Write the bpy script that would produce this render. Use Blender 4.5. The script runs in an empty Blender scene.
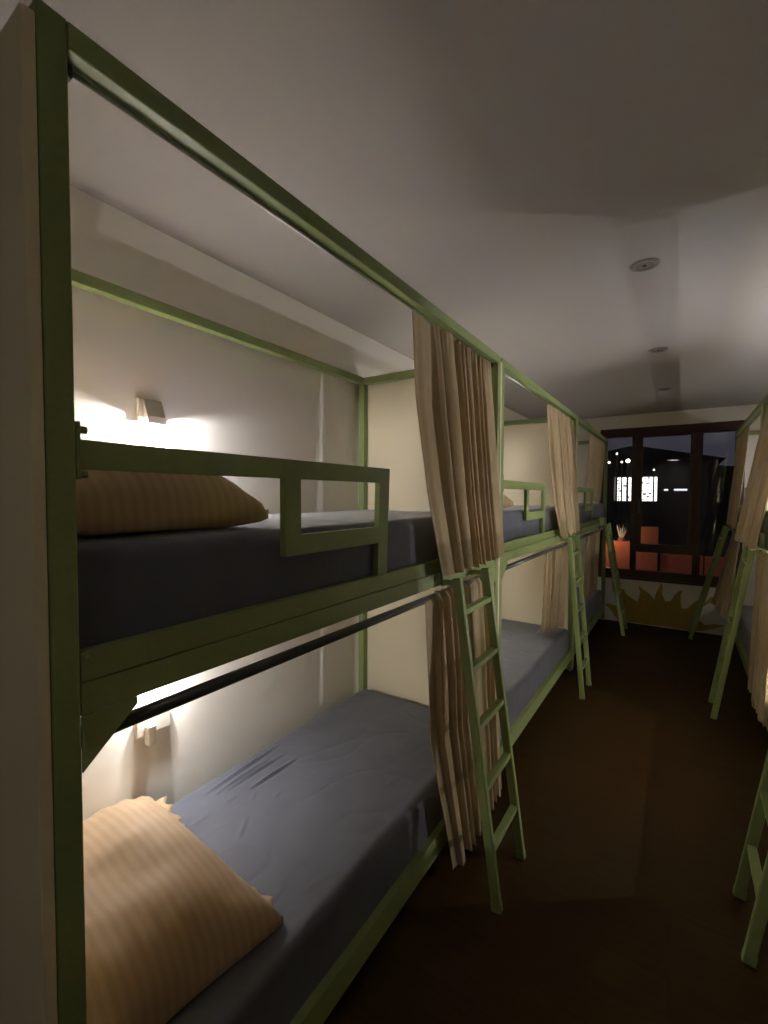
import bpy, bmesh, math, random
from mathutils import Vector, Matrix, noise
random.seed(7)
sc = bpy.context.scene
COL = sc.collection
PI = math.pi

# ------------------------------------------------------------------ materials
def new_mat(name):
    m = bpy.data.materials.new(name); m.use_nodes = True
    nt = m.node_tree; b = nt.nodes['Principled BSDF']
    return m, nt, b

def add_bump(nt, b, scale, strength, dist=0.002, detail=6, coord='Object', stretch=None):
    tc = nt.nodes.new('ShaderNodeTexCoord'); n = nt.nodes.new('ShaderNodeTexNoise')
    n.inputs['Scale'].default_value = scale; n.inputs['Detail'].default_value = detail
    src = tc.outputs[coord]
    if stretch:
        mp = nt.nodes.new('ShaderNodeMapping'); mp.inputs['Scale'].default_value = stretch
        nt.links.new(src, mp.inputs['Vector']); src = mp.outputs['Vector']
    nt.links.new(src, n.inputs['Vector'])
    bp = nt.nodes.new('ShaderNodeBump'); bp.inputs['Strength'].default_value = strength
    bp.inputs['Distance'].default_value = dist
    nt.links.new(n.outputs['Fac'], bp.inputs['Height']); nt.links.new(bp.outputs['Normal'], b.inputs['Normal'])
    return n, src, bp

def vary(nt, b, n, c1, c2, lo=.35, hi=.65):
    r = nt.nodes.new('ShaderNodeValToRGB')
    r.color_ramp.elements[0].position = lo; r.color_ramp.elements[0].color = (*c1, 1)
    r.color_ramp.elements[1].position = hi; r.color_ramp.elements[1].color = (*c2, 1)
    nt.links.new(n.outputs['Fac'], r.inputs['Fac']); nt.links.new(r.outputs['Color'], b.inputs['Base Color'])

def simple(name, col, rough=.6, metal=0., bump=None, spec=.5, sheen=0., mottle=.07):
    m, nt, b = new_mat(name)
    b.inputs['Base Color'].default_value = (*col, 1); b.inputs['Roughness'].default_value = rough
    b.inputs['Metallic'].default_value = metal; b.inputs['Specular IOR Level'].default_value = spec
    if sheen: b.inputs['Sheen Weight'].default_value = sheen
    if bump:
        n, s, bp = add_bump(nt, b, *bump)
        if mottle: vary(nt, b, n, [c*(1-mottle) for c in col], [min(1, c*(1+mottle)) for c in col])
    return m

def emis(name, col, strength):
    m, nt, b = new_mat(name)
    b.inputs['Base Color'].default_value = (*[min(.8, c) for c in col], 1)
    b.inputs['Emission Color'].default_value = (*col, 1); b.inputs['Emission Strength'].default_value = strength
    return m

M = {}
M['green'] = simple('green_paint', (.264, .330, .128), .45, bump=(90, .05, .0006), mottle=.03)
M['wall'] = simple('plaster_cream', (.85, .81, .75), .9, bump=(16, .14, .003, 5), spec=.2, mottle=0)
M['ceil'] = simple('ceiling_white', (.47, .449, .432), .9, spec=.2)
M['panel'] = simple('panel_cream', (.86, .768, .565), .65, spec=.3)
M['ply'] = simple('brown_plywood', (.20, .13, .075), .8, bump=(12, .15, .002, 6, 'Object', (6, .6, 6)))
M['black'] = simple('black_plastic', (.012, .012, .012), .4)
M['rod'] = simple('dark_steel', (.10, .105, .10), .35, metal=.35)
M['steel'] = simple('zinc_bolt', (.5, .5, .48), .35, metal=1.)
M['white'] = simple('white_plastic', (.72, .67, .60), .45)
M['frame'] = simple('dark_red_wood', (.060, .022, .012), .45, bump=(14, .2, .002, 6, 'Object', (6, 6, .6)))
M['sun'] = simple('ochre_paint', (.42, .29, .055), .8, bump=(10, .2, .004))
M['dark'] = simple('dark_facade', (.02, .019, .024), .9, bump=(2, .3, .02))
M['street'] = simple('asphalt', (.03, .03, .032), .9, bump=(20, .3, .01))
M['redwall'] = simple('red_painted_wall', (.62, .17, .08), .8, bump=(5, .3, .01))
M['leaf'] = simple('pale_leaf', (.55, .50, .38), .6, bump=(20, .2, .004))
M['pot'] = simple('clay_pot', (.30, .10, .05), .8, bump=(20, .2, .004))
M['hill'] = simple('night_hill', (.012, .011, .015), .95, bump=(3, .4, .1))
M['lit'] = emis('lit_window', (1., .95, .88), 1.2)
M['litblue'] = emis('lit_strip', (.95, .95, 1.), .55)
M['streetlamp'] = emis('street_lamp_glow', (1., .93, .78), 5.)
M['led'] = emis('led_diffuser', (1., .95, .86), 6.)

def fabric(name, col, rough, weave, sheen=.3, fold=None):
    m, nt, b = new_mat(name)
    b.inputs['Base Color'].default_value = (*col, 1); b.inputs['Roughness'].default_value = rough
    b.inputs['Specular IOR Level'].default_value = .3; b.inputs['Sheen Weight'].default_value = sheen
    b.inputs['Sheen Roughness'].default_value = .5
    n, s, bp = add_bump(nt, b, *weave)
    vary(nt, b, n, [c*.95 for c in col], [min(1, c*1.04) for c in col])
    return m
M['sheet'] = fabric('slate_sheet', (.093, .098, .130), .62, (9, .35, .012, 8), .25)
M['linen'] = fabric('taupe_linen', (.52, .405, .25), .85, (40, .15, .001, 4, 'Object', (1, 1, .5)), .2)
def linen_glow(m, col, fac):
    nt = m.node_tree; out = [n for n in nt.nodes if n.type == 'OUTPUT_MATERIAL'][0]; b = nt.nodes['Principled BSDF']
    t = nt.nodes.new('ShaderNodeBsdfTranslucent'); t.inputs['Color'].default_value = (*col, 1)
    mx = nt.nodes.new('ShaderNodeMixShader'); mx.inputs['Fac'].default_value = fac
    nt.links.new(b.outputs['BSDF'], mx.inputs[1]); nt.links.new(t.outputs['BSDF'], mx.inputs[2]); nt.links.new(mx.outputs['Shader'], out.inputs['Surface'])
M['linen_opaque'] = M['linen'].copy()  # opaque copy for the added curtains that hold back lamp light
linen_glow(M['linen'], (.54, .42, .26), .14)

def satin(name):
    m, nt, b = new_mat(name)
    b.inputs['Roughness'].default_value = .68; b.inputs['Specular IOR Level'].default_value = .3; b.inputs['Sheen Weight'].default_value = .2
    tc = nt.nodes.new('ShaderNodeTexCoord'); w = nt.nodes.new('ShaderNodeTexWave')
    w.wave_type = 'BANDS'; w.bands_direction = 'Y'; w.inputs['Scale'].default_value = 13.5
    w.inputs['Distortion'].default_value = .4; w.inputs['Detail'].default_value = 1
    nt.links.new(tc.outputs['Object'], w.inputs['Vector'])
    r = nt.nodes.new('ShaderNodeValToRGB')
    r.color_ramp.elements[0].position = .35; r.color_ramp.elements[0].color = (.38, .255, .15, 1)
    r.color_ramp.elements[1].position = .65; r.color_ramp.elements[1].color = (.42, .285, .17, 1)
    nt.links.new(w.outputs['Fac'], r.inputs['Fac']); nt.links.new(r.outputs['Color'], b.inputs['Base Color'])
    n = nt.nodes.new('ShaderNodeTexNoise'); n.inputs['Scale'].default_value = 8; n.inputs['Detail'].default_value = 8
    nt.links.new(tc.outputs['Object'], n.inputs['Vector'])
    bp = nt.nodes.new('ShaderNodeBump'); bp.inputs['Strength'].default_value = .35; bp.inputs['Distance'].default_value = .012
    nt.links.new(n.outputs['Fac'], bp.inputs['Height']); nt.links.new(bp.outputs['Normal'], b.inputs['Normal'])
    return m
M['satin'] = satin('peach_satin_stripe')

def wood_floor():
    m, nt, b = new_mat('brown_plank_floor')
    tc = nt.nodes.new('ShaderNodeTexCoord')
    br = nt.nodes.new('ShaderNodeTexBrick')
    br.inputs['Scale'].default_value = 1.; br.inputs['Brick Width'].default_value = 1.2; br.inputs['Row Height'].default_value = .14
    br.inputs['Mortar Size'].default_value = .0015; br.inputs['Color1'].default_value = (.052, .026, .005, 1)
    br.inputs['Color2'].default_value = (.061, .031, .006, 1); br.inputs['Mortar'].default_value = (.04, .02, .008, 1)
    nt.links.new(tc.outputs['Object'], br.inputs['Vector'])
    mp = nt.nodes.new('ShaderNodeMapping'); mp.inputs['Scale'].default_value = (1.5, 22, 1)
    n = nt.nodes.new('ShaderNodeTexNoise'); n.inputs['Scale'].default_value = 3; n.inputs['Detail'].default_value = 8
    nt.links.new(tc.outputs['Object'], mp.inputs['Vector']); nt.links.new(mp.outputs['Vector'], n.inputs['Vector'])
    mx = nt.nodes.new('ShaderNodeMixRGB'); mx.blend_type = 'MULTIPLY'; mx.inputs['Fac'].default_value = .5
    nt.links.new(br.outputs['Color'], mx.inputs['Color1']); nt.links.new(n.outputs['Fac'], mx.inputs['Color2'])
    nt.links.new(mx.outputs['Color'], b.inputs['Base Color'])
    b.inputs['Roughness'].default_value = .62; b.inputs['Specular IOR Level'].default_value = .15
    bp = nt.nodes.new('ShaderNodeBump'); bp.inputs['Strength'].default_value = .2; bp.inputs['Distance'].default_value = .002
    nt.links.new(n.outputs['Fac'], bp.inputs['Height']); nt.links.new(bp.outputs['Normal'], b.inputs['Normal'])
    return m
M['floor'] = wood_floor()

def glass():
    m = bpy.data.materials.new('window_glass'); m.use_nodes = True; nt = m.node_tree
    for n in list(nt.nodes): nt.nodes.remove(n)
    o = nt.nodes.new('ShaderNodeOutputMaterial'); mx = nt.nodes.new('ShaderNodeMixShader')
    fr = nt.nodes.new('ShaderNodeFresnel'); fr.inputs['IOR'].default_value = 1.5
    t = nt.nodes.new('ShaderNodeBsdfTransparent'); g = nt.nodes.new('ShaderNodeBsdfGlossy'); g.inputs['Roughness'].default_value = 0.
    t.inputs['Color'].default_value = (.92, .94, .93, 1)
    nt.links.new(fr.outputs['Fac'], mx.inputs['Fac']); nt.links.new(t.outputs['BSDF'], mx.inputs[1]); nt.links.new(g.outputs['BSDF'], mx.inputs[2])
    nt.links.new(mx.outputs['Shader'], o.inputs['Surface'])
    return m
M['glass'] = glass()

# ------------------------------------------------------------------ helpers
def box(bm, lo, hi):
    lo, hi = [min(a, b) for a, b in zip(lo, hi)], [max(a, b) for a, b in zip(lo, hi)]
    vs = [bm.verts.new((x, y, z)) for x in (lo[0], hi[0]) for y in (lo[1], hi[1]) for z in (lo[2], hi[2])]
    for f in ((0,1,3,2),(4,6,7,5),(0,4,5,1),(2,3,7,6),(0,2,6,4),(1,5,7,3)): bm.faces.new([vs[i] for i in f])

def prism(bm, pts, axis, a, b):
    """polygon pts (2D) extruded along axis between a and b; the 2D coords are the remaining axes in order"""
    def mk(p, t):
        q = list(p); q.insert(axis, t); return bm.verts.new(q)
    A = [mk(p, a) for p in pts]; B = [mk(p, b) for p in pts]
    bm.faces.new(A); bm.faces.new(B[::-1])
    for i in range(len(pts)):
        j = (i+1) % len(pts); bm.faces.new((A[i], A[j], B[j], B[i]))

def cyl(bm, p, q, r, seg=20, r2=None):
    p, q = Vector(p), Vector(q); d = (q-p); r2 = r if r2 is None else r2
    a = d.orthogonal().normalized(); b = d.normalized().cross(a)
    A = [bm.verts.new(p + r*(math.cos(2*PI*i/seg)*a + math.sin(2*PI*i/seg)*b)) for i in range(seg)]
    B = [bm.verts.new(q + r2*(math.cos(2*PI*i/seg)*a + math.sin(2*PI*i/seg)*b)) for i in range(seg)]
    bm.faces.new(A[::-1]); bm.faces.new(B)
    for i in range(seg):
        j = (i+1) % seg; bm.faces.new((A[i], A[j], B[j], B[i]))

def bar(bm, p, q, w, h, side):
    """rectangular bar from p to q; side = direction of width w; h along the remaining direction"""
    p, q = Vector(p), Vector(q); d = (q-p).normalized(); s = Vector(side); s = (s - s.dot(d)*d).normalized(); n = d.cross(s)
    vs = [bm.verts.new(e + s*sx*w/2 + n*sn*h/2) for e in (p, q) for sx in (-1, 1) for sn in (-1, 1)]
    for f in ((0,1,3,2),(4,6,7,5),(0,4,5,1),(2,3,7,6),(0,2,6,4),(1,5,7,3)): bm.faces.new([vs[i] for i in f])

def obj(name, bm, mat, parent=None, bevel=0., smooth=False, loc=None):
    bmesh.ops.recalc_face_normals(bm, faces=bm.faces)
    me = bpy.data.meshes.new(name); bm.to_mesh(me); bm.free()
    me.materials.append(mat if not isinstance(mat, str) else M[mat])
    if smooth:
        for p in me.polygons: p.use_smooth = True
    o = bpy.data.objects.new(name, me); COL.objects.link(o)
    if parent: o.parent = parent
    if loc: o.location = loc
    if bevel:
        mod = o.modifiers.new('Bevel', 'BEVEL'); mod.width = bevel; mod.segments = 2; mod.limit_method = 'ANGLE'
    return o

def tag(o, label, cat, group=None, kind=None):
    o['label'] = label; o['category'] = cat
    if group: o['group'] = group
    if kind: o['kind'] = kind
    return o

def thing(name, loc, label, cat, group=None):
    o = bpy.data.objects.new(name, None); o.empty_display_size = .1
    COL.objects.link(o); o.location = loc
    return tag(o, label, cat, group)

def struct(name, bm, mat, parent=None, bevel=0., loc=None):
    o = obj(name, bm, mat, parent, bevel, loc=loc)
    if not parent: o['kind'] = 'structure'
    return o

def dup(root, loc, label):
    r = root.copy(); COL.objects.link(r); r.location = loc; r['label'] = label
    for ch in list(root.children):
        c = ch.copy(); COL.objects.link(c); c.parent = r
        for g in list(ch.children):
            d = g.copy(); COL.objects.link(d); d.parent = c
    return r

# ------------------------------------------------------------------ key dimensions (metres)
XL, XR = -.782, .471            # aisle faces of the two rows of bunks
WL, WR = -1.672, 1.361          # side walls
YF = 6.285                      # window wall
YN = -1.6                       # wall behind the camera
CH = 2.551                      # ceiling height
Y0 = [.284, 2.284, 4.284]       # head ends of the bunks in each row
BL, BD = 1.979, .868            # bunk length and depth
ORD = ['nearest', 'middle', 'farthest']

# ------------------------------------------------------------------ room shell
T = .12
b = bmesh.new(); box(b, (WL-T, YN-T, -T), (WR+T, YF+T, 0)); struct('floor', b, 'floor')
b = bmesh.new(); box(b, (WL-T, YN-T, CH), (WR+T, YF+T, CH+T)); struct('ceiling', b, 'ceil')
b = bmesh.new(); box(b, (WL-T, YN, 0), (WL, YF, CH)); struct('wall_left', b, 'wall')
b = bmesh.new(); box(b, (WR, YN, 0), (WR+T, YF, CH)); struct('wall_right', b, 'wall')
b = bmesh.new(); box(b, (WL-T, YN-T, 0), (WR+T, YN, CH)); struct('wall_near', b, 'wall')
WX0, WX1, WZ0, WZ1 = -.875, .565, .573, 2.378
b = bmesh.new()
box(b, (WL-T, YF, 0), (WR+T, YF+T, WZ0)); box(b, (WL-T, YF, WZ1), (WR+T, YF+T, CH))
box(b, (WL-T, YF, WZ0), (WX0, YF+T, WZ1)); box(b, (WX1, YF, WZ0), (WR+T, YF+T, WZ1))
struct('wall_far', b, 'wall')

# window: dark red-brown wood, three lights, the middle one a sash over a transom
win = bpy.data.objects.new('window_1', None); COL.objects.link(win); win.location = (-.155, YF, WZ0); win['kind'] = 'structure'
wo = Vector((.155, 0, -WZ0))
def wbox(bm, x0, x1, z0, z1, y0, y1): box(bm, (x0+wo.x, y0, z0+wo.z), (x1+wo.x, y1, z1+wo.z))
b = bmesh.new(); fy0, fy1 = -.012, .075
wbox(b, WX0, WX1, WZ0-.012, WZ0+.085, fy0, fy1); wbox(b, WX0, WX1, WZ1-.095, WZ1+.012, fy0, fy1)
wbox(b, WX0, WX0+.07, WZ0+.085, WZ1-.095, fy0, fy1); wbox(b, WX1-.07, WX1, WZ0+.085, WZ1-.095, fy0, fy1)
obj('window_frame', b, 'frame', win, .006)
for x0, x1 in ((-.520, -.455), (.112, .188)):
    b = bmesh.new(); wbox(b, x0, x1, WZ0+.085, WZ1-.095, fy0, fy1); obj('mullion', b, 'frame', win, .005)
b = bmesh.new(); wbox(b, -.455, .112, .885, .945, fy0, fy1); obj('transom', b, 'frame', win, .005)
b = bmesh.new(); wbox(b, -.455, -.407, .945, WZ1-.095, -.02, .055); wbox(b, .070, .112, .945, WZ1-.095, -.02, .055)
wbox(b, -.407, .070, .945, .985, -.02, .055); wbox(b, -.407, .070, WZ1-.109, WZ1-.095, -.02, .055)
sash = obj('sash', b, 'frame', win, .004)
b = bmesh.new(); wbox(b, -.441, -.421, 1.42, 1.53, -.034, -.02); cyl(b, (-.431+wo.x, -.034, 1.475+wo.z), (-.431+wo.x, -.055, 1.475+wo.z), .008)
wbox(b, -.439, -.423, 1.36, 1.485, -.066, -.054); obj('window_handle', b, 'rod', sash, .003)
for x0, x1, z0, z1 in ((WX0+.07, -.520, WZ0+.085, WZ1-.095), (-.407, .070, .985, WZ1-.109), (-.455, .112, WZ0+.085, .885), (.188, WX1-.07, WZ0+.085, WZ1-.095)):
    b = bmesh.new(); wbox(b, x0, x1, z0, z1, .022, .027); obj('pane', b, 'glass', win)
b = bmesh.new(); box(b, (WX0-.02, YF-.03, WZ0-.034), (WX1+.02, YF, WZ0-.012)); struct('trim_1', b, 'frame', bevel=.004)

# painted half sun under the window
def sun_mural():
    P = [(-.63, .012), (-.669, .057), (-.717, .137), (-.764, .174), (-.799, .186), (-.734, .209), (-.664, .193), (-.617, .151), (-.603, .205), (-.659, .317), (-.698, .382), (-.708, .484), (-.694, .529), (-.661, .438), (-.623, .416), (-.577, .405), (-.546, .349), (-.426, .271), (-.406, .341), (-.398, .401), (-.423, .478), (-.372, .434), (-.292, .38), (-.248, .32), (-.233, .404), (-.202, .473), (-.181, .532), (-.165, .478), (-.17, .395), (-.136, .315), (-.082, .328), (-.04, .411), (-.004, .451), (.039, .469), (.016, .418), (.017, .322), (.03, .252), (.09, .263), (.089, .27), (.146, .342), (.197, .377), (.242, .347), (.303, .422), (.393, .452), (.348, .392), (.268, .334), (.224, .297), (.196, .143), (.248, .096), (.336, .118), (.432, .118), (.337, .064), (.224, .021), (.174, .012)]
    bm = bmesh.new(); prism(bm, P, 1, YF-.0015, YF-.0002)
    o = obj('sun_mural', bm, 'sun')
    return tag(o, 'ochre half sun with curling flame rays painted on the wall below the window', 'mural')
sun_mural()

# ------------------------------------------------------------------ bunk beds
def make_bunk(s, x, y, label, group):
    """s = -1 for the left row (bed lies towards -x of its aisle face), +1 for the right row"""
    root = thing('bunk_bed', (x, y, 0), label, 'bunk bed', group)
    def B(bm, d0, d1, y0, y1, z0, z1): box(bm, (s*d0, y0, z0), (s*d1, y1, z1))
    L, D = BL, BD
    for d in (0, D-.04):
        for yy in (0, L-.04):
            b = bmesh.new(); B(b, d, d+.04, yy, yy+.04, .018, 2.262); p = obj('post', b, 'green', root, .003)
            b = bmesh.new(); cyl(b, (s*(d+.02), yy+.02, 0), (s*(d+.02), yy+.02, .018), .016, 16); obj('levelling_foot', b, 'steel', p, .002)
    for d in (0, D-.04):
        b = bmesh.new(); B(b, d, d+.04, .04, L-.04, 2.222, 2.262); tr = obj('top_rail', b, 'green', root, .003)
        if d == 0:
            for yy in (1.30, 1.62, 1.84):
                b = bmesh.new(); cyl(b, (s*.02, yy, 2.2615), (s*.02, yy, 2.268), .009, 8); obj('bolt', b, 'green', tr, .001)
    for yy in (0, L-.04):
        b = bmesh.new(); B(b, .04, D-.04, yy, yy+.04, 2.222, 2.262); obj('cross_rail', b, 'green', root, .003)
    # upper bed sideboard: two flush boards with a shadow joint
    b = bmesh.new(); B(b, .002, .024, .041, L-.041, 1.257, 1.305); B(b, .002, .024, .041, L-.041, 1.203, 1.2545); B(b, .008, .022, .06, L-.06, 1.245, 1.265)
    sb = obj('sideboard', b, 'green', root, .0015)
    b = bmesh.new(); cyl(b, (-s*.0015, .049, 1.298), (s*.004, .049, 1.298), .0035, 12); obj('bolt', b, 'steel', sb)
    b = bmesh.new(); B(b, D-.025, D-.002, .041, L-.041, 1.203, 1.300); obj('back_rail', b, 'green', root, .0015)
    for yy in (.004, L-.029):
        b = bmesh.new(); B(b, .041, D-.041, yy, yy+.025, 1.203, 1.300); obj('end_rail', b, 'green', root, .0015)
    b = bmesh.new(); B(b, .026, D-.027, .042, L-.042, 1.262, 1.278); obj('bed_base', b, 'panel', root)
    # lower bed
    b = bmesh.new(); B(b, .002, .03, .041, L-.041, .113, .200); obj('lower_rail', b, 'green', root, .0015)
    b = bmesh.new(); B(b, D-.03, D-.002, .041, L-.041, .113, .200); obj('lower_rail', b, 'green', root, .0015)
    for yy in (.004, L-.029):
        b = bmesh.new(); B(b, .041, D-.041, yy, yy+.025, .113, .200); obj('end_rail', b, 'green', root, .0015)
    b = bmesh.new(); B(b, .031, D-.031, .042, L-.042, .168, .182); obj('bed_base', b, 'panel', root)
    # corner gussets under the sideboard
    for y0, sg in ((.041, 1), (L-.041, -1)):
        b = bmesh.new(); prism(b, [(y0, 1.2025), (y0+sg*.088, 1.2025), (y0+sg*.088, 1.192), (y0, 1.112)], 0, s*.0005, s*.006)
        obj('gusset', b, 'green', root, .001)
    # curtain rods
    b = bmesh.new(); cyl(b, (s*.024, .041, 1.158), (s*.024, L-.041, 1.158), .013, 24); r = obj('curtain_rod', b, 'rod', root, smooth=True)
    for yy in (.041, L-.053):
        b = bmesh.new(); cyl(b, (s*.026, yy, 1.158), (s*.026, yy+.012, 1.158), .017, 20); obj('rod_socket', b, 'black', r)
    b = bmesh.new(); cyl(b, (s*.036, .041, 2.2165), (s*.036, L-.041, 2.2165), .0042, 12); r = obj('curtain_rod', b, 'steel', root, smooth=True)
    for yy in (.041, L-.059):
        b = bmesh.new(); B(b, .024, .044, yy, yy+.016, 2.200, 2.2215); obj('rod_socket', b, 'black', r, .003)
    # guard rail: one flat steel frame, bolted to the head post, with a drop window at its free end
    g = bmesh.new()
    out = [(.058, 1.594), (.4835, 1.594), (.4835, 1.407), (.8755, 1.407), (.8755, 1.3055), (.930, 1.3055), (.942, 1.640), (.058, 1.640)]
    inner = [(.5365, 1.594), (.8855, 1.594), (.8800, 1.457), (.5365, 1.457)]
    # bridge polygons: build as quads
    def Q(pts): prism(g, pts, 0, s*.003, s*.021)
    Q([(.0475, 1.594), (.4835, 1.594), (.4835, 1.640), (.0475, 1.640)])
    Q([(.4835, 1.594), (.5365, 1.594), (.5365, 1.640), (.4835, 1.640)])
    Q([(.5365, 1.594), (.8855, 1.594), (.8855, 1.640), (.5365, 1.640)])
    Q([(.8855, 1.594), (.9395, 1.594), (.942, 1.640), (.8855, 1.640)])
    Q([(.4835, 1.457), (.5365, 1.457), (.5365, 1.594), (.4835, 1.594)])
    Q([(.4835, 1.407), (.5365, 1.407), (.5365, 1.457), (.4835, 1.457)])
    Q([(.5365, 1.407), (.8780, 1.407), (.8800, 1.457), (.5365, 1.457)])
    Q([(.8800, 1.457), (.9335, 1.457), (.9395, 1.594), (.8855, 1.594)])
    Q([(.8780, 1.407), (.9315, 1.407), (.9335, 1.457), (.8800, 1.457)])
    Q([(.8755, 1.3055), (.928, 1.3055), (.9315, 1.407), (.8780, 1.407)])
    bmesh.ops.remove_doubles(g, verts=g.verts, dist=1e-5)
    seen = {}
    for f in list(g.faces):
        k = tuple(sorted(v.index for v in f.verts)); 
    g.verts.index_update()
    for f in list(g.faces):
        k = tuple(sorted(v.index for v in f.verts)); seen.setdefault(k, []).append(f)
    bmesh.ops.delete(g, geom=[f for fs in seen.values() if len(fs) > 1 for f in fs], context='FACES_ONLY')
    gr = obj('guard_rail', g, 'green', root)
    b = bmesh.new(); B(b, .000, .024, .0405, .0475, 1.578, 1.668); obj('mounting_plate', b, 'green', gr, .002)
    for z in (1.656, 1.586):
        b = bmesh.new(); cyl(b, (s*.012, .0472, z), (s*.012, .060, z), .0065, 6); obj('bolt', b, 'steel' if z < 1.6 else 'green', gr, .001)
    return root

gl, grr = 'green bunk beds along the left wall', 'green bunk beds along the right wall'
left = [make_bunk(-1, XL, Y0[0], 'nearest green steel bunk bed on the left, filling the foreground', gl)]
left.append(dup(left[0], (XL, Y0[1], 0), 'middle green steel bunk bed of the left row, behind the nearest left ladder'))
left.append(dup(left[0], (XL, Y0[2], 0), 'farthest green steel bunk bed of the left row, ending at the window wall'))
right = [make_bunk(1, XR, Y0[0], 'nearest green bunk bed of the right row, mostly outside the right edge', grr)]
right.append(dup(right[0], (XR, Y0[1], 0), 'middle green bunk bed of the right row, behind the big taupe curtain'))
right.append(dup(right[0], (XR, Y0[2], 0), 'farthest green bunk bed of the right row, ending beside the window'))

# partition boards at the head of each bunk
def panel(s, x, y, label):
    b = bmesh.new(); box(b, (0, 0, 0), (s*.8872, .0175, 2.238))
    o = obj('partition_board', b, 'panel', None, .0015, loc=(x, y-.0183, 0))
    return tag(o, label, 'partition', 'cream partition boards between the bunks')
panel(-1, XL, Y0[0], 'cream partition board closing the head of the nearest left bunk')
panel(-1, XL, Y0[1], 'cream partition board between the nearest and middle left bunks')
panel(-1, XL, Y0[2], 'cream partition board between the middle and farthest left bunks')
panel(1, XR, Y0[0], 'unseen cream partition board added at the head of the nearest right bunk')  # out of view, added to stop lamp light escaping past the head
panel(1, XR, Y0[1], 'cream partition board between the nearest and middle right bunks')
panel(1, XR, Y0[2], 'cream partition board between the middle and farthest right bunks')

# ------------------------------------------------------------------ mattresses
def wr(x, y, seed, amp=1.):
    v = noise.noise(Vector((x*3.2+seed, y*2.1, seed*1.7)))*.006 + noise.noise(Vector((x*9+seed, y*5, 2.1*seed)))*.0025
    r = abs(noise.noise(Vector((x*6+y*2.5+seed, y*3.-x*2, 5.3+seed))))
    v += -.0016*max(0, .12-r)/.12
    return v*amp

def mattress(s, x, y, zb, zt, seed, label, group, creases=(), n=(56, 120)):
    d0, d1, ya, yb = .0275, BD-.046, .045, BL-.045
    nx, ny = n; bm = bmesh.new()
    w, l, h = d1-d0, yb-ya, zt-zb
    R_ = .035
    # profile across: underside edge, side, rounded shoulder, top, shoulder, side
    def prof(n_, span):
        pts = [(0, 0), (-.0, .02), (0, h*.5), (0, h-R_)]
        for k in range(1, 6):
            a = PI/2*k/5; pts.append((R_*(1-math.cos(a)), h-R_+R_*math.sin(a)))
        m = n_
        for k in range(1, m): pts.append((R_+(span-2*R_)*k/m, h))
        for k in range(6):
            a = PI/2*(1-k/5); pts.append((span-R_*(1-math.cos(a)), h-R_+R_*math.sin(a)))
        pts += [(span, h*.5), (span, .02), (span, 0)]
        return pts
    px, py = prof(nx, w), prof(ny, l)
    grid = []
    for (ax, az) in px:
        row = []
        for (ay, bz) in py:
            z = min(az, bz)
            # keep shoulders round at both edges
            z = az*bz/h if (az < h and bz < h) else z
            X, Y = d0+ax, ya+ay
            dz = 0
            if z > h*.45:
                e = min(1, min(ax, w-ax, ay, l-ay)/.06)
                dz = wr(X, Y, seed)*(.35+.65*e) + .004*math.sin(PI*ax/w)*math.sin(PI*ay/l)
                for (x0, y0, x1, y1, amp, wd) in creases:
                    ux, uy = x1-x0, y1-y0; L2 = ux*ux+uy*uy; t = ((X-x0)*ux+(Y-y0)*uy)/L2
                    if -.2 < t < 1.2:
                        tt = min(1, max(0, t)); dd = math.hypot(X-x0-tt*ux, Y-y0-tt*uy)
                        dz += amp*math.exp(-(dd/wd)**2)*math.sin(PI*min(1, max(0, .1+.8*t)))
            side = 0
            if 0 < z < h and not (az >= h and bz >= h):
                side = .004*noise.noise(Vector((X*7+seed, Y*4, z*8)))*min(1, z/.05)
            fx = s*(X + (side if ax < w*.05 else (-side if ax > w*.95 else 0)*0))
            row.append(bm.verts.new((fx if ax > w*.05 else s*max(d0-.001, X+max(0, side)), Y, zb+z+dz)))
        grid.append(row)
    for i in range(len(grid)-1):
        for j in range(len(grid[0])-1): bm.faces.new((grid[i][j], grid[i+1][j], grid[i+1][j+1], grid[i][j+1]))
    bot = [grid[i][0] for i in range(len(grid))] + grid[-1][1:] + [grid[i][-1] for i in range(len(grid)-2, -1, -1)] + grid[0][-2:0:-1]
    bm.faces.new(bot)
    o = obj('mattress', bm, 'sheet', None, smooth=True, loc=(x, y, 0))
    return tag(o, label, 'mattress', group)

ml = 'mattresses of the left bunks'; mr = 'mattresses of the right bunks'
cre = []
# long drag creases in the sheet by the wall and in the middle of the lower bed
for k, (x0, y0, x1, y1) in enumerate([(0.749, 0.78, 0.765, 1.17), (0.699, 0.832, 0.69, 1.131), (0.624, 0.892, 0.618, 1.131), (0.713, 0.801, 0.719, 1.051), (0.641, 0.626, 0.633, 0.709), (0.635, 0.784, 0.633, 0.83), (0.56, 1.112, 0.461, 1.101), (0.524, 1.059, 0.438, 1.075), (0.403, 1.099, 0.393, 1.14), (0.571, 0.853, 0.591, 0.886), (0.502, 0.908, 0.512, 0.938), (0.445, 0.691, 0.503, 0.772), (0.11, 0.67, 0.1, 0.75), (0.12, 0.66, 0.115, 0.73), (0.17, 1.2, 0.17, 1.29), (0.185, 1.19, 0.185, 1.27)]):
    h_ = .0085 if k < 4 else .0018
    cre.append((x0, y0, x1, y1, h_, .0065)); cre.append((x0-.012, y0+.01, x1-.012, y1+.01, -h_*.7, .006))
mattress(-1, XL, Y0[0], .1825, .388, 1.3, 'slate grey lower mattress of the nearest left bunk, bright where the lamp shines on it', ml, cre, (150, 330))
mattress(-1, XL, Y0[0], 1.2785, 1.470, 4.1, 'slate grey upper mattress of the nearest left bunk, behind the guard rail', ml, (), (70, 150))
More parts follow.
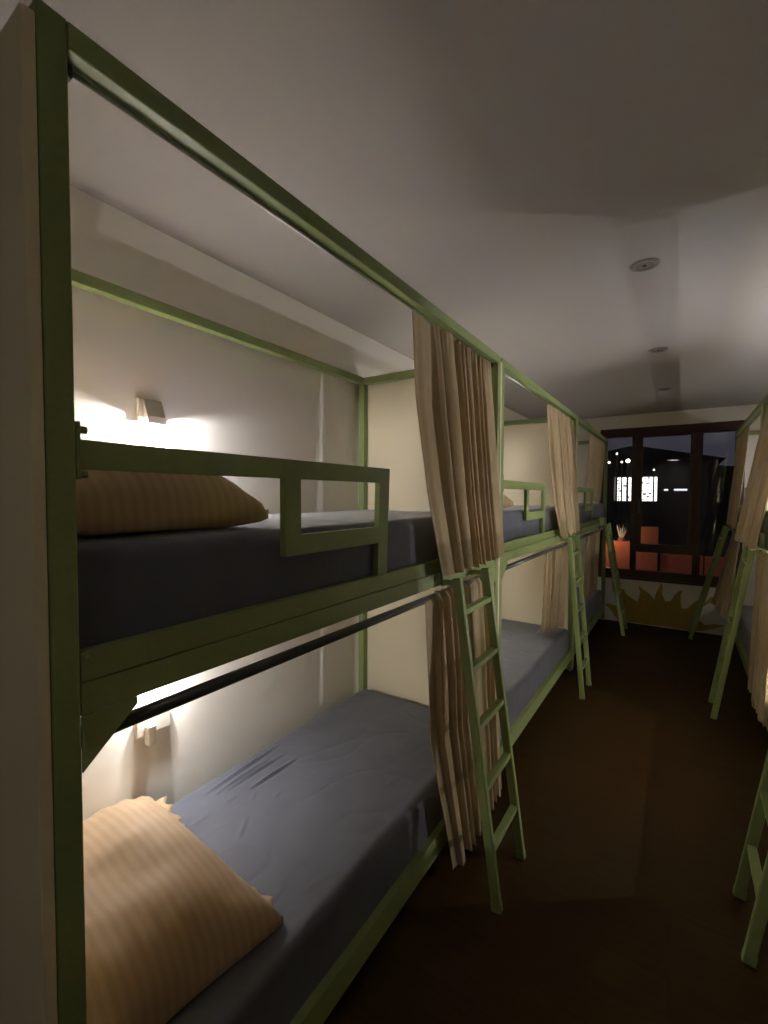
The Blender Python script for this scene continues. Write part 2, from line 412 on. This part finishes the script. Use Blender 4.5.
mattress(-1, XL, Y0[1], .1825, .388, 6.3, 'slate grey lower mattress of the middle left bunk', ml)
mattress(-1, XL, Y0[1], 1.2785, 1.470, 8.1, 'slate grey upper mattress of the middle left bunk', ml)
mattress(-1, XL, Y0[2], .1825, .388, 9.3, 'slate grey lower mattress of the farthest left bunk, beside the window wall', ml, (), (30, 60))
mattress(-1, XL, Y0[2], 1.2785, 1.470, 11.1, 'slate grey upper mattress of the farthest left bunk', ml, (), (30, 60))
mattress(1, XR, Y0[0], .1825, .388, 16.3, 'unseen slate lower mattress added to the nearest right bunk', mr, (), (20, 40))  # out of view, added so this bunk bounces lamp light
mattress(1, XR, Y0[0], 1.2785, 1.470, 17.3, 'unseen slate upper mattress added to the nearest right bunk', mr, (), (20, 40))  # also unseen, added for the bounced light
mattress(1, XR, Y0[1], .1825, .388, 12.3, 'dark lower mattress of the middle right bunk', mr, (), (30, 60))
mattress(1, XR, Y0[1], 1.2785, 1.470, 13.1, 'dark upper mattress of the middle right bunk, behind the big taupe curtain', mr, (), (30, 60))
mattress(1, XR, Y0[2], .1825, .388, 14.3, 'dark lower mattress of the farthest right bunk', mr, (), (30, 60))
mattress(1, XR, Y0[2], 1.2785, 1.470, 15.1, 'dark upper mattress of the farthest right bunk', mr, (), (30, 60))

# ------------------------------------------------------------------ pillows
def pillow(loc, rz, seed, label, W=.70, Lg=.52, H=.15, tilt=0., frill=True, n=(64, 50)):
    """long axis x, short axis y; origin on the mattress under its centre"""
    root = thing('pillow', loc, label, 'pillow', 'peach striped pillows'); root.rotation_euler = (tilt, 0, rz)
    bm = bmesh.new(); nx, ny = n; tops, bots = [], []
    for i in range(nx+1):
        s_ = -1+2*i/nx; rt, rb = [], []
        for j in range(ny+1):
            t_ = -1+2*j/ny
            # sides pulled in between the corners
            px = s_*W/2*(1-.075*(1-t_*t_)*abs(s_)**3)
            py = t_*Lg/2*(1-.085*(1-s_*s_)*abs(t_)**3)
            f = max(0, (1-abs(s_)**3.6))**.48*max(0, (1-abs(t_)**3.4))**.48
            edge = min(1, 4*(1-max(abs(s_), abs(t_))))
            wv = noise.noise(Vector((px*4.5+seed, py*4.5, seed)))*.026*edge + noise.noise(Vector((px*13+seed, py*6, seed+3)))*.007*edge
            # pull creases that run in from the short sides and corners
            cr = .010*math.sin(26*t_+4*noise.noise(Vector((s_*2, t_*2, seed))))*max(0, abs(s_)-.55)/.45*edge
            z = .030 + (H-.012)*f*.93 + (wv+cr)*(f*.8+.2)
            up = .012*max(0, abs(s_)*abs(t_)-.6)/.4
            rt.append(bm.verts.new((px, py, z+up)))
            rb.append(bm.verts.new((px, py, max(.001, .008-.05*f)+up)))
        tops.append(rt); bots.append(rb)
    for i in range(nx):
        for j in range(ny):
            bm.faces.new((tops[i][j], tops[i+1][j], tops[i+1][j+1], tops[i][j+1]))
            q = [bots[i][j], bots[i][j+1], bots[i+1][j+1], bots[i+1][j]]
            if len(set(q)) == 4:
                try: bm.faces.new(q)
                except ValueError: pass
    ring = [(i, 0) for i in range(nx)]+[(nx, j) for j in range(ny)]+[(i, ny) for i in range(nx, 0, -1)]+[(0, j) for j in range(ny, 0, -1)]
    for a, c in zip(ring, ring[1:]+ring[:1]):
        bm.faces.new((tops[a[0]][a[1]], tops[c[0]][c[1]], bots[c[0]][c[1]], bots[a[0]][a[1]]))
    obj('pillowcase', bm, 'satin', root, smooth=True)
    if frill:
        # loose ruffled hem of the case, peeping out along the long edge
        bm = bmesh.new(); N = 260; rows = []
        for k in range(5):
            v = k/4; row = []
            for i in range(N+1):
                u = i/N; x_ = -W/2*.96+u*W*.92
                taper = min(1, .25+u/.05)*min(1, .25+(1-u)/.05)
                amp = .2+.8*max(0, 1-u/.42)**.5+.45*max(0, (u-.8)/.2)**.5
                yb = Lg/2*(1-.085*(1-(2*x_/W)**2))
                ru = math.sin(u*85+seed+2*math.sin(u*17))
                row.append(bm.verts.new((x_+.006*v*math.sin(u*50+seed), yb-.016+v*(.018+.040*amp+.006*ru*v)*taper, .030+(.004*ru*v+.012*math.sin(v*2.4))*amp*taper)))
            rows.append(row)
        for k in range(4):
            for i in range(N): bm.faces.new((rows[k][i], rows[k][i+1], rows[k+1][i+1], rows[k+1][i]))
        o = obj('hem_frill', bm, 'satin', root, smooth=True)
        m = o.modifiers.new('Solidify', 'SOLIDIFY'); m.thickness = .003; m.offset = 0
    return root
pillow((-1.262, .590, .393), -.085, 2.2, 'peach striped pillow on the lower bed of the nearest left bunk', .76, .54, .165)
pillow((-1.235, .565, 1.477), -.05, 5.7, 'peach striped pillow on the upper bed of the nearest left bunk, behind the guard rail', .72, .48, .150)
pillow((-1.235, 2.538, 1.477), -.04, 7.1, 'peach striped pillow on the upper bed of the middle left bunk', .72, .48, .150, n=(32, 26))
pillow((-1.245, 2.505, .393), -.0, 9.9, 'peach striped pillow on the lower bed of the middle left bunk', .70, .40, .130, n=(32, 26))
pillow((-1.235, 4.590, 1.477), -.04, 12.4, 'peach striped pillow on the upper bed of the farthest left bunk', .72, .48, .150, n=(32, 26))

# ------------------------------------------------------------------ curtains
def interp(tab, v):
    for (a, pa), (b_, pb) in zip(tab, tab[1:]):
        if v <= b_:
            t = (v-a)/(b_-a); t = t*t*(3-2*t)
            return [p+(q-p)*t for p, q in zip(pa, pb)]
    return list(tab[-1][1])

def curtain(s, x, y, rows, folds, seed, label, flat=0., amp=.022, ny=220, nz=70, group='taupe bunk curtains', mat='linen'):
    """rows: list of (v, (y_left, y_right, d_left, d_right, z_left, z_right)) from top (v=0) to hem (v=1)"""
    bm = bmesh.new(); g = []
    for k in range(nz+1):
        v = k/nz; yl, yr, dl, dr, zl, zr = interp(rows, v); row = []
        for i in range(ny+1):
            u = i/ny
            uw = u + .035*math.sin(2*PI*1.6*u+seed)+.02*math.sin(2*PI*3.7*u+2*seed)
            drift = .18*math.sin(2*PI*.7*u+seed*3)*v + .10*math.sin(3*v+seed+7*u)
            fl = 1. if flat <= 0 else min(1, max(.12, (u-flat*.8)/(flat*.4)))
            ph = 2*PI*folds*uw + 2*PI*drift
            wav = 2.3*abs(math.sin(ph/2))**.8-1.35 + .22*math.sin(2.3*ph+seed)*(1-.5*v)
            wav *= .8+.2*math.sin(5*u+seed*2)
            a = amp*(.45+.55*min(1, v*3))*(1-.35*v)*fl
            e = min(1, u/.03)*min(1, (1-u)/.03)
            d = dl+(dr-dl)*u - a*wav*(.4+.6*e)
            # gathers right under the heading tape
            d -= .004*math.sin(2*PI*folds*3.1*u+seed)*max(0, 1-v*8)*fl
            yy = yl+(yr-yl)*u + .35*a*math.cos(ph)*e
            z = zl+(zr-zl)*u
            if v > .9: z += (.006*math.sin(ph*.4+seed)+.004*math.sin(ph))*(v-.9)/.1
            row.append(bm.verts.new((s*d, yy, z + .0)))
        g.append(row)
    # interpolate z between rows properly: rows carry z themselves
    for k in range(nz):
        for i in range(ny): bm.faces.new((g[k][i], g[k][i+1], g[k+1][i+1], g[k+1][i]))
    o = obj('curtain', bm, mat, None, smooth=True, loc=(x, y, 0))
    m = o.modifiers.new('Solidify', 'SOLIDIFY'); m.thickness = .002; m.offset = 0
    return tag(o, label, 'curtain', group)
def lin(rows):
    """straight hang between a few given rows, sampled so that the smoothstep in interp() does not show in z"""
    out = []
    n = 24
    for k in range(n+1):
        v = k/n
        for (a, pa), (b_, pb) in zip(rows, rows[1:]):
            if v <= b_+1e-9:
                t = (v-a)/(b_-a); out.append((v, tuple(p+(q-p)*t for p, q in zip(pa, pb)))); break
    return out

# left row, upper beds: hang from under the top rail and fall outside the sideboard
U = [(0, (1.125, 1.918, .030, .030, 2.208, 2.208)), (.35, (1.125, 1.915, .015, .012, 1.90, 1.90)), (.7, (1.165, 1.905, -.016, -.020, 1.55, 1.55)), (1, (1.222, 1.895, -.050, -.050, 1.248, 1.262))]
curtain(-1, XL, Y0[0], lin(U), 10.5, .4, 'taupe linen curtain of the upper bed in the nearest left bunk, above the nearest ladder', flat=.2, amp=.045)
U2 = [(0, (1.06, 1.922, .030, .030, 2.208, 2.208)), (.4, (1.085, 1.92, .010, .010, 1.85, 1.85)), (.75, (1.13, 1.90, -.020, -.022, 1.5, 1.5)), (1, (1.20, 1.86, -.050, -.050, 1.246, 1.27))]
curtain(-1, XL, Y0[1], lin(U2), 9, 2.6, 'taupe linen curtain of the upper bed in the middle left bunk', ny=170, nz=50, amp=.042)
U3 = [(0, (.84, 1.92, .032, .032, 2.208, 2.208)), (1, (.98, 1.925, .085, .075, 1.497, 1.50))]
curtain(-1, XL, Y0[2], lin(U3), 8, 4.9, 'taupe curtain of the upper bed in the farthest left bunk, beside the window', ny=110, nz=30, amp=.02)
# left row, lower beds
Lw = [(0, (1.20, 1.92, .024, .024, 1.172, 1.172)), (.04, (1.20, 1.92, .008, .008, 1.15, 1.15)), (.5, (1.215, 1.92, -.012, -.015, .62, .62)), (1, (1.355, 1.90, -.046, -.056, .045, .085))]
curtain(-1, XL, Y0[0], lin(Lw), 8, 3.3, 'taupe linen curtain hanging nearly to the floor behind the nearest left ladder', flat=.08, amp=.045)
L2 = [(0, (1.19, 1.91, .024, .024, 1.172, 1.172)), (.05, (1.19, 1.91, .058, .058, 1.14, 1.14)), (.5, (1.22, 1.905, .085, .07, .76, .76)), (.85, (1.40, 1.90, .14, .075, .47, .47)), (1, (1.50, 1.89, .205, .075, .409, .409))]
curtain(-1, XL, Y0[1], lin(L2), 7, 1.1, 'taupe linen curtain with its hem lying on the middle left lower mattress', ny=150, nz=50, amp=.032)
L3 = [(0, (1.02, 1.91, .024, .024, 1.172, 1.172)), (.06, (1.02, 1.91, .062, .062, 1.14, 1.14)), (.6, (1.0, 1.90, .08, .08, .70, .70)), (1, (1.02, 1.89, .10, .08, .409, .409))]
curtain(-1, XL, Y0[2], lin(L3), 7, 5.1, 'taupe curtain of the lower bed in the farthest left bunk', ny=110, nz=30, amp=.02)
# right row
UR = [(0, (1.10, 1.922, .030, .030, 2.208, 2.208)), (.4, (1.10, 1.925, -.03, -.03, 1.80, 1.80)), (1, (1.06, 1.945, -.115, -.125, 1.245, 1.245))]
curtain(1, XR, Y0[1], lin(UR), 7, 2.1, 'big taupe curtain at the right edge, upper bed of the middle right bunk', ny=150, nz=50, amp=.028)
LR = [(0, (1.20, 1.92, .024, .024, 1.172, 1.172)), (.04, (1.20, 1.92, .006, .006, 1.15, 1.15)), (1, (1.15, 1.86, -.04, -.04, .20, .20))]
curtain(1, XR, Y0[1], lin(LR), 6, 3.7, 'taupe lower curtain at the right edge, below the big curtain', ny=150, nz=50)
UR3 = [(0, (1.05, 1.922, .030, .030, 2.208, 2.208)), (1, (1.10, 1.93, -.045, -.05, 1.25, 1.25))]
curtain(1, XR, Y0[2], lin(UR3), 8, 6.2, 'dim taupe curtain of the upper bed in the farthest right bunk, against the window', ny=110, nz=30)
LR3 = [(0, (1.20, 1.92, .024, .024, 1.172, 1.172)), (.05, (1.20, 1.92, .006, .006, 1.15, 1.15)), (1, (1.15, 1.92, -.09, -.16, .36, .36))]
curtain(1, XR, Y0[2], lin(LR3), 6, 7.3, 'dim taupe lower curtain of the farthest right bunk, behind its ladder', ny=110, nz=30)

UR1 = [(0, (.07, 1.20, .030, .030, 2.208, 2.208)), (1, (.06, 1.20, -.03, -.03, 1.25, 1.25))]  # out of view; added to keep lamp light off the near left fronts
curtain(1, XR, Y0[0], lin(UR1), 9, 8.2, 'unseen taupe curtain added across the head of the nearest right upper bed', ny=110, nz=20, mat='linen_opaque')
LR1 = [(0, (.08, 1.20, .024, .024, 1.172, 1.172)), (.04, (.08, 1.20, .006, .006, 1.15, 1.15)), (1, (.08, 1.20, -.04, -.04, .10, .10))]  # same for the lower bed: unseen, added to block lamp light
curtain(1, XR, Y0[0], lin(LR1), 9, 9.4, 'unseen taupe curtain added across the head of the nearest right lower bed', ny=110, nz=20, mat='linen_opaque')
# ------------------------------------------------------------------ ladders
def make_ladder(s, x, y, label, foot=.24, group='green bunk ladders'):
    root = thing('ladder', (x, y, 0), label, 'ladder', group)
    top = .064; zt = 1.238
    def dx(z): return -s*(top+(foot-top)*(1-z/zt))
    w = .30
    for yy in (0, w):
        b = bmesh.new(); z0 = .004
        bar(b, (dx(z0), yy, z0+.004), (dx(zt), yy, zt), .026, .036, (0, 1, 0))
        st = obj('stile', b, 'green', root, .005)
        b = bmesh.new(); bar(b, (dx(.004), yy, .0), (dx(.035), yy, .035), .029, .039, (0, 1, 0)); obj('foot_cap', b, 'green', st, .004)
        # hook plate that hangs on the sideboard
        b = bmesh.new(); box(b, (dx(1.21)+s*.014, yy-.008, 1.206), (-s*.0002, yy+.008, 1.226)); box(b, (-s*.008, yy-.011, 1.200), (-s*.0002, yy+.011, 1.3065)); box(b, (-s*.008, yy-.011, 1.3065), (s*.0255, yy+.011, 1.311)); obj('hook', b, 'green', root)
    for z in (1.105, .885, .665, .438, .217):
        b = bmesh.new(); bar(b, (dx(z), .0135, z), (dx(z), w-.0135, z), .030, .022, (1, 0, 0)); obj('rung', b, 'green', root, .003)
    return root
l1 = make_ladder(-1, XL, 1.608, 'green ladder leaning on the nearest left bunk')
make_ladder(-1, XL, 3.70, 'green ladder leaning on the middle left bunk', foot=.178)
make_ladder(-1, XL, 5.66, 'green ladder leaning on the farthest left bunk, before the painted sun', foot=.268)
r1 = make_ladder(1, XR, 1.89, 'dim green ladder at the lower right edge, nearest of the right row', foot=.25)
dup(r1, (XR, 3.88, 0), 'dim green ladder leaning on the middle right bunk')
make_ladder(1, XR, 5.93, 'dim green ladder leaning on the farthest right bunk, right of the painted sun', foot=.36)

# ------------------------------------------------------------------ lamps
LAMP_W = 1.0
def make_lamp(s, x, y, z, label, glow, beam, tilt=0.):
    """wedge shaped wall light; x = wall plane; s = direction from the wall into the bed is -s"""
    root = thing('wall_lamp', (x, y, z), label, 'wall lamp', 'small white reading lamps above the beds')
    b = bmesh.new(); box(b, (0, -.045, 0), (-s*.014, .045, .084)); obj('back_plate', b, 'white', root, .002)
    b = bmesh.new(); prism(b, [(-s*.0145, .081), (-s*.018, .081), (-s*.044, .020), (-s*.044, .0135), (-s*.0145, .0135)], 1, -.028, .042)
    if s < 0: box(b, (-s*.0405, -.028, -.0045), (-s*.044, .042, .0135))        # front lip that keeps the light on the wall and bed
    obj('shade', b, 'white', root, .001)
    b = bmesh.new(); box(b, (-s*.018, -.024, .0095), (-s*.039, .038, .0133)); obj('diffuser', b, 'led', root)
    ld = bpy.data.lights.new('lamp_glow', 'POINT'); ld.shadow_soft_size = .0045; ld.energy = glow; ld.color = (1., .975, .945)
    lo = bpy.data.objects.new('lamp_glow', ld); COL.objects.link(lo); lo.parent = root; lo.location = (-s*.028, .007, .0035)
    ld = bpy.data.lights.new('lamp_beam', 'AREA'); ld.shape = 'RECTANGLE'; ld.size = .016; ld.size_y = .064; ld.energy = beam
    ld.spread = math.radians(95); ld.color = (1., .975, .945)
    lo = bpy.data.objects.new('lamp_beam', ld); COL.objects.link(lo); lo.parent = root; lo.location = (-s*.030, .008, .0085); lo.rotation_euler = (0, -s*math.radians(tilt), 0)
    return root
LY = .653
LAMPS = [(-1, 0, 'upper', 9.5, 16.), (-1, 0, 'lower', 6.0, .9), (-1, 1, 'upper', 9.0, 10.), (-1, 1, 'lower', 5.6, .2), (-1, 2, 'upper', 3.5, 3.), (-1, 2, 'lower', 1.7, .3),
         (1, 0, 'upper', .4, .2), (1, 0, 'lower', .6, .3), (1, 1, 'upper', 17., 85.), (1, 1, 'lower', 12., 3.0), (1, 2, 'upper', 7., 4.), (1, 2, 'lower', 1., .3)]  # nearest right pair is unseen, added to help light the left row
for sd, k, wh, gl_, bm_ in LAMPS:
    row = 'left' if sd < 0 else 'right'
    lab = {(-1, 0, 'upper'): 'white wedge reading lamp glowing above the upper bed of the nearest left bunk',
           (-1, 0, 'lower'): 'white reading lamp glowing over the lower bed of the nearest left bunk'}.get((sd, k, wh), 'white reading lamp over the %s bed of the %s %s bunk' % (wh, ORD[k], row))
    make_lamp(sd, (WL+.0005) if sd < 0 else (WR-.0005), Y0[k]+LY, (1.822 if wh == 'upper' else .895 if (sd, k) == (-1, 0) else .872), lab, gl_, bm_, 25. if wh == 'lower' else 0.)

# unseen round ceiling light behind the camera, added as weak fill
cl = thing('fill_ceiling_light', (-.2, -1.1, CH), 'unseen round ceiling light added behind the camera for fill', 'ceiling light')
b = bmesh.new(); cyl(b, (0, 0, -.0005), (0, 0, -.045), .17, 40, .16); obj('housing', b, 'white', cl, .004)
b = bmesh.new(); cyl(b, (0, 0, -.0455), (0, 0, -.058), .145, 40, .13); obj('diffuser', b, 'white', cl, .004)
ld = bpy.data.lights.new('near_fill_glow', 'AREA'); ld.shape = 'DISK'; ld.size = .26; ld.energy = .75; ld.color = (1., .93, .82)
lo = bpy.data.objects.new('near_fill_glow', ld); COL.objects.link(lo); lo.parent = cl; lo.location = (0, 0, -.062)

# wall socket with a plug under the lower lamp
so = thing('wall_socket', (WL+.0005, .935, .650), 'cream wall socket with a plug under the dark curtain rod of the nearest left bunk', 'socket')
b = bmesh.new(); box(b, (0, -.066, 0), (.012, .066, .076)); obj('socket_plate', b, 'white', so, .003)
b = bmesh.new(); box(b, (.012, -.040, -.03), (.045, -.008, .045)); obj('plug', b, 'white', so, .006)

# recessed ceiling spots, switched off
def spot(y, label):
    r = thing('ceiling_spot', (-.157, y, CH), label, 'ceiling spot', 'recessed ceiling spots')
    b = bmesh.new(); N = 40; prof = [(.034, -.0005), (.036, -.006), (.050, -.007), (.057, -.003), (.058, -.0005)]
    rings = [[b.verts.new((p*math.cos(2*PI*i/N), p*math.sin(2*PI*i/N), z)) for i in range(N)] for p, z in prof]
    for q in range(len(prof)):
        a, c = rings[q], rings[(q+1) % len(prof)]
        for i in range(N): b.faces.new((a[i], a[(i+1) % N], c[(i+1) % N], c[i]))
    obj('trim_ring', b, M['spotring'], r, smooth=True)
    b = bmesh.new(); cyl(b, (0, 0, -.0004), (0, 0, -.004), .0335, 32, .030); obj('lens', b, M['spotlens'], r)
    b = bmesh.new(); cyl(b, (0, 0, -.004), (0, 0, -.007), .008, 16); obj('bulb_cap', b, 'black', r)
M['spotring'] = simple('spot_ring', (.27, .245, .22), .5)
M['spotlens'] = simple('spot_lens', (.21, .19, .17), .4)
spot(2.27, 'recessed ceiling spot nearest the camera, switched off')
spot(3.61, 'recessed ceiling spot, switched off, second from the window')
spot(4.95, 'recessed ceiling spot closest to the window, switched off')

# ------------------------------------------------------------------ outside at night
GZ = -3.2
b = bmesh.new(); box(b, (-40, YF+T+.02, GZ-.2), (40, 90, GZ)); o = obj('street', b, 'street'); o['kind'] = 'structure'
def px30(x16, z16, Y=30.): k = Y/16; return x16*k, 1.554+(z16-1.554)*k
# building across the street with a big lit window
bd = thing('building', (-1.5, 30, GZ), 'dark building outside with a bright white lit window', 'building')
wx0, wz1 = px30(-1.81, 2.175); wx1, wz0 = px30(-.635, 1.42)
o_ = Vector((1.5, -30, -GZ))
def bbox(bm, x0, x1, y0, y1, z0, z1): box(bm, (x0+o_.x, y0+o_.y, z0+o_.z), (x1+o_.x, y1+o_.y, z1+o_.z))
b = bmesh.new(); bbox(b, -6.5, wx0, 30, 38, GZ, 3.6); bbox(b, wx1, 1.6, 30, 38, GZ, 3.6); bbox(b, wx0, wx1, 30, 38, GZ, wz0); bbox(b, wx0, wx1, 30, 38, wz1, 3.6); bbox(b, wx0, wx1, 31.2, 38, wz0, wz1)
obj('wall', b, 'dark', bd)
b = bmesh.new(); prism(b, [(-6.8+1.5, 3.6-GZ), (-2.4+1.5, 4.5-GZ), (1.9+1.5, 3.6-GZ)], 1, -.4, 8); obj('roof', b, 'dark', bd)
b = bmesh.new(); bbox(b, wx0, wx1, 31.0, 31.1, wz0, wz1); obj('lit_window', b, 'lit', bd)
b = bmesh.new()
for t in (.12, .30, .47, .64, .80): xx = wx0+(wx1-wx0)*t; bbox(b, xx-.014, xx+.014, 30.02, 30.10, wz0, wz1)
for t in (.18, .42, .72): zz = wz0+(wz1-wz0)*t; bbox(b, wx0, wx1, 30.02, 30.10, zz-.012, zz+.012)
for k in range(26):
    xx = wx0+.1+(wx1-wx0-.2)*random.random(); zz = wz0+(wz1-wz0)*random.random(); r_ = .02+.07*random.random()
    bbox(b, xx-r_, xx+r_, 30.3, 30.36, zz-r_*.6, zz+r_*.6)
obj('lattice', b, 'dark', bd)
# lit awnings / terrace lights to the right
def strip(x0, x1, z0, z1, label):
    X0, Z0 = px30(x0, z0); X1, Z1 = px30(x1, z1)
    t = thing('lit_sign', ((X0+X1)/2, 29.7, Z0), label, 'lit sign')
    b = bmesh.new(); box(b, (-(X1-X0)/2, 0, 0), ((X1-X0)/2, .05, Z1-Z0)); obj('light_face', b, 'litblue', t)
    b = bmesh.new(); box(b, (-(X1-X0)/2-.03, .051, -.04), ((X1-X0)/2+.03, .295, Z1-Z0+.04)); obj('housing', b, 'dark', t)
strip(-.45, -.345, 1.735, 1.785, 'small pale lit strip outside, just right of the bright white window')
strip(-.20, .125, 1.735, 1.790, 'long pale lit strip outside, seen in the right part of the middle pane')
def bulb(x16, z16, Y, r, label, mat='streetlamp'):
    k = Y/16; X, Z = x16*k, 1.554+(z16-1.554)*k
    t = thing('street_lamp', (X, Y, GZ), label, 'street lamp', 'lamps glowing outside the window')
    b = bmesh.new(); cyl(b, (0, .12, 0), (0, .12, Z-GZ+.1), .05, 12, .03); bar(b, (0, .13, Z-GZ+.12), (0, -.05, Z-GZ+.12), .05, .04, (1, 0, 0)); obj('lamp_pole', b, 'dark', t)
    b = bmesh.new(); bmesh.ops.create_uvsphere(b, u_segments=16, v_segments=10, radius=r); bmesh.ops.translate(b, verts=b.verts, vec=(0, -.02, Z-GZ)); obj('bulb', b, mat, t, smooth=True)
bulb(-1.43, 2.67, 24, .085, 'brightest street lamp outside, at the left mullion of the window')
bulb(-1.96, 2.64, 24, .045, 'faint street lamp outside, close to the curtain of the farthest left bunk')
bulb(-1.74, 2.90, 24, .038, 'highest faint street lamp outside, in the left pane')
bulb(-1.60, 2.64, 24.6, .04, 'small street lamp outside, just left of the brightest one')
bulb(-.73, 2.37, 24, .03, 'small lone street lamp outside, above the lit window in the middle pane')
# red rooftop walls below the window, lit from the street side
def redwall(x0, x1, y0, y1, z1, label, courses=0):
    b = bmesh.new(); box(b, (x0, y0, GZ), (x1, y1, z1))
    for k in range(courses): box(b, (x0, y0-.02, z1-.05-k*.055), (x1, y0, z1-.03-k*.055))
    return tag(obj('rooftop_wall', b, 'redwall'), label, 'wall', 'red rooftop walls outside')
redwall(-1.45, -.70, 8.55, 8.75, .80, 'brightest red rooftop wall outside, behind the left pane')
redwall(-.66, -.31, 8.55, 8.75, 1.06, 'taller red rooftop wall outside, behind the middle pane')
redwall(-.27, .30, 8.60, 8.75, .62, 'low dark red rooftop wall outside, behind the lower right of the middle pane')
redwall(.32, 1.2, 8.55, 8.75, .62, 'ribbed red rooftop wall outside, behind the right pane', 4)
# pale spiky plant on the left wall
pl = thing('potted_plant', (-.845, 8.65, .80), 'pale spiky potted plant outside, on the brightest red wall', 'plant')
b = bmesh.new(); cyl(b, (0, 0, 0), (0, 0, .05), .05, 20, .06); obj('pot', b, 'pot', pl)
b = bmesh.new()
for k in range(11):
    a = 2*PI*k/11; rr = .045+.05*random.random(); hh = .16+.09*random.random()
    base = Vector((.02*math.cos(a), .02*math.sin(a), .045)); mid = Vector((rr*.7*math.cos(a), rr*.7*math.sin(a), .045+hh*.55)); tip = Vector((rr*1.1*math.cos(a), rr*1.1*math.sin(a), .045+hh))
    cyl(b, base, mid, .010, 6, .013); cyl(b, mid, tip, .013, 6, .001)
obj('leaves', b, 'leaf', pl, smooth=True)
# hills behind
b = bmesh.new(); P = [(-45, GZ)]
for k in range(46): P.append((-45+2*k, 5.2+1.6*noise.noise(Vector((k*.13, 2.2, 0)))+.5*noise.noise(Vector((k*.7, 8.1, 0)))))
P.append((45, GZ)); prism(b, P, 1, 70, 78); o = obj('hill', b, 'hill'); o['kind'] = 'structure'; 
# lamp that lights the red walls
for (x_, y_, z_, e) in ((-1.05, 8.3, .95, 2.5), (.9, 7.8, 1.6, .6)):
    ld = bpy.data.lights.new('terrace_lamp', 'POINT'); ld.energy = e; ld.color = (1., .72, .50); ld.shadow_soft_size = .05
    lo = bpy.data.objects.new('terrace_lamp', ld); COL.objects.link(lo); lo.location = (x_, y_, z_)

# night sky
w = bpy.data.worlds.new('night'); sc.world = w; w.use_nodes = True
bg = w.node_tree.nodes['Background']; bg.inputs['Color'].default_value = (.030, .027, .038, 1); bg.inputs['Strength'].default_value = .6

# ------------------------------------------------------------------ camera
cam = bpy.data.cameras.new('camera'); co = bpy.data.objects.new('camera', cam); COL.objects.link(co)
yaw, pitch, roll = .582, .036, .004
F = Vector((-math.sin(yaw)*math.cos(pitch), math.cos(yaw)*math.cos(pitch), -math.sin(pitch)))
r = Vector((math.cos(yaw), math.sin(yaw), 0)); u = r.cross(F)
r2 = math.cos(roll)*r + math.sin(roll)*u; u2 = -math.sin(roll)*r + math.cos(roll)*u
co.matrix_world = Matrix(((r2.x, u2.x, -F.x, 0), (r2.y, u2.y, -F.y, 0), (r2.z, u2.z, -F.z, 1.554), (0, 0, 0, 1)))
cam.sensor_fit = 'HORIZONTAL'; cam.sensor_width = 36; cam.lens = 36*452.36/768; cam.clip_start = .02; cam.clip_end = 300
sc.camera = co

sc.view_settings.view_transform = 'Standard'; sc.view_settings.look = 'None'
sc.view_settings.gamma = 1; sc.view_settings.use_curve_mapping = False
sc.view_settings.exposure = 1.15
sc.cycles.max_bounces = 12; sc.cycles.diffuse_bounces = 6
try: sc.cycles.use_denoising = True
except Exception: pass
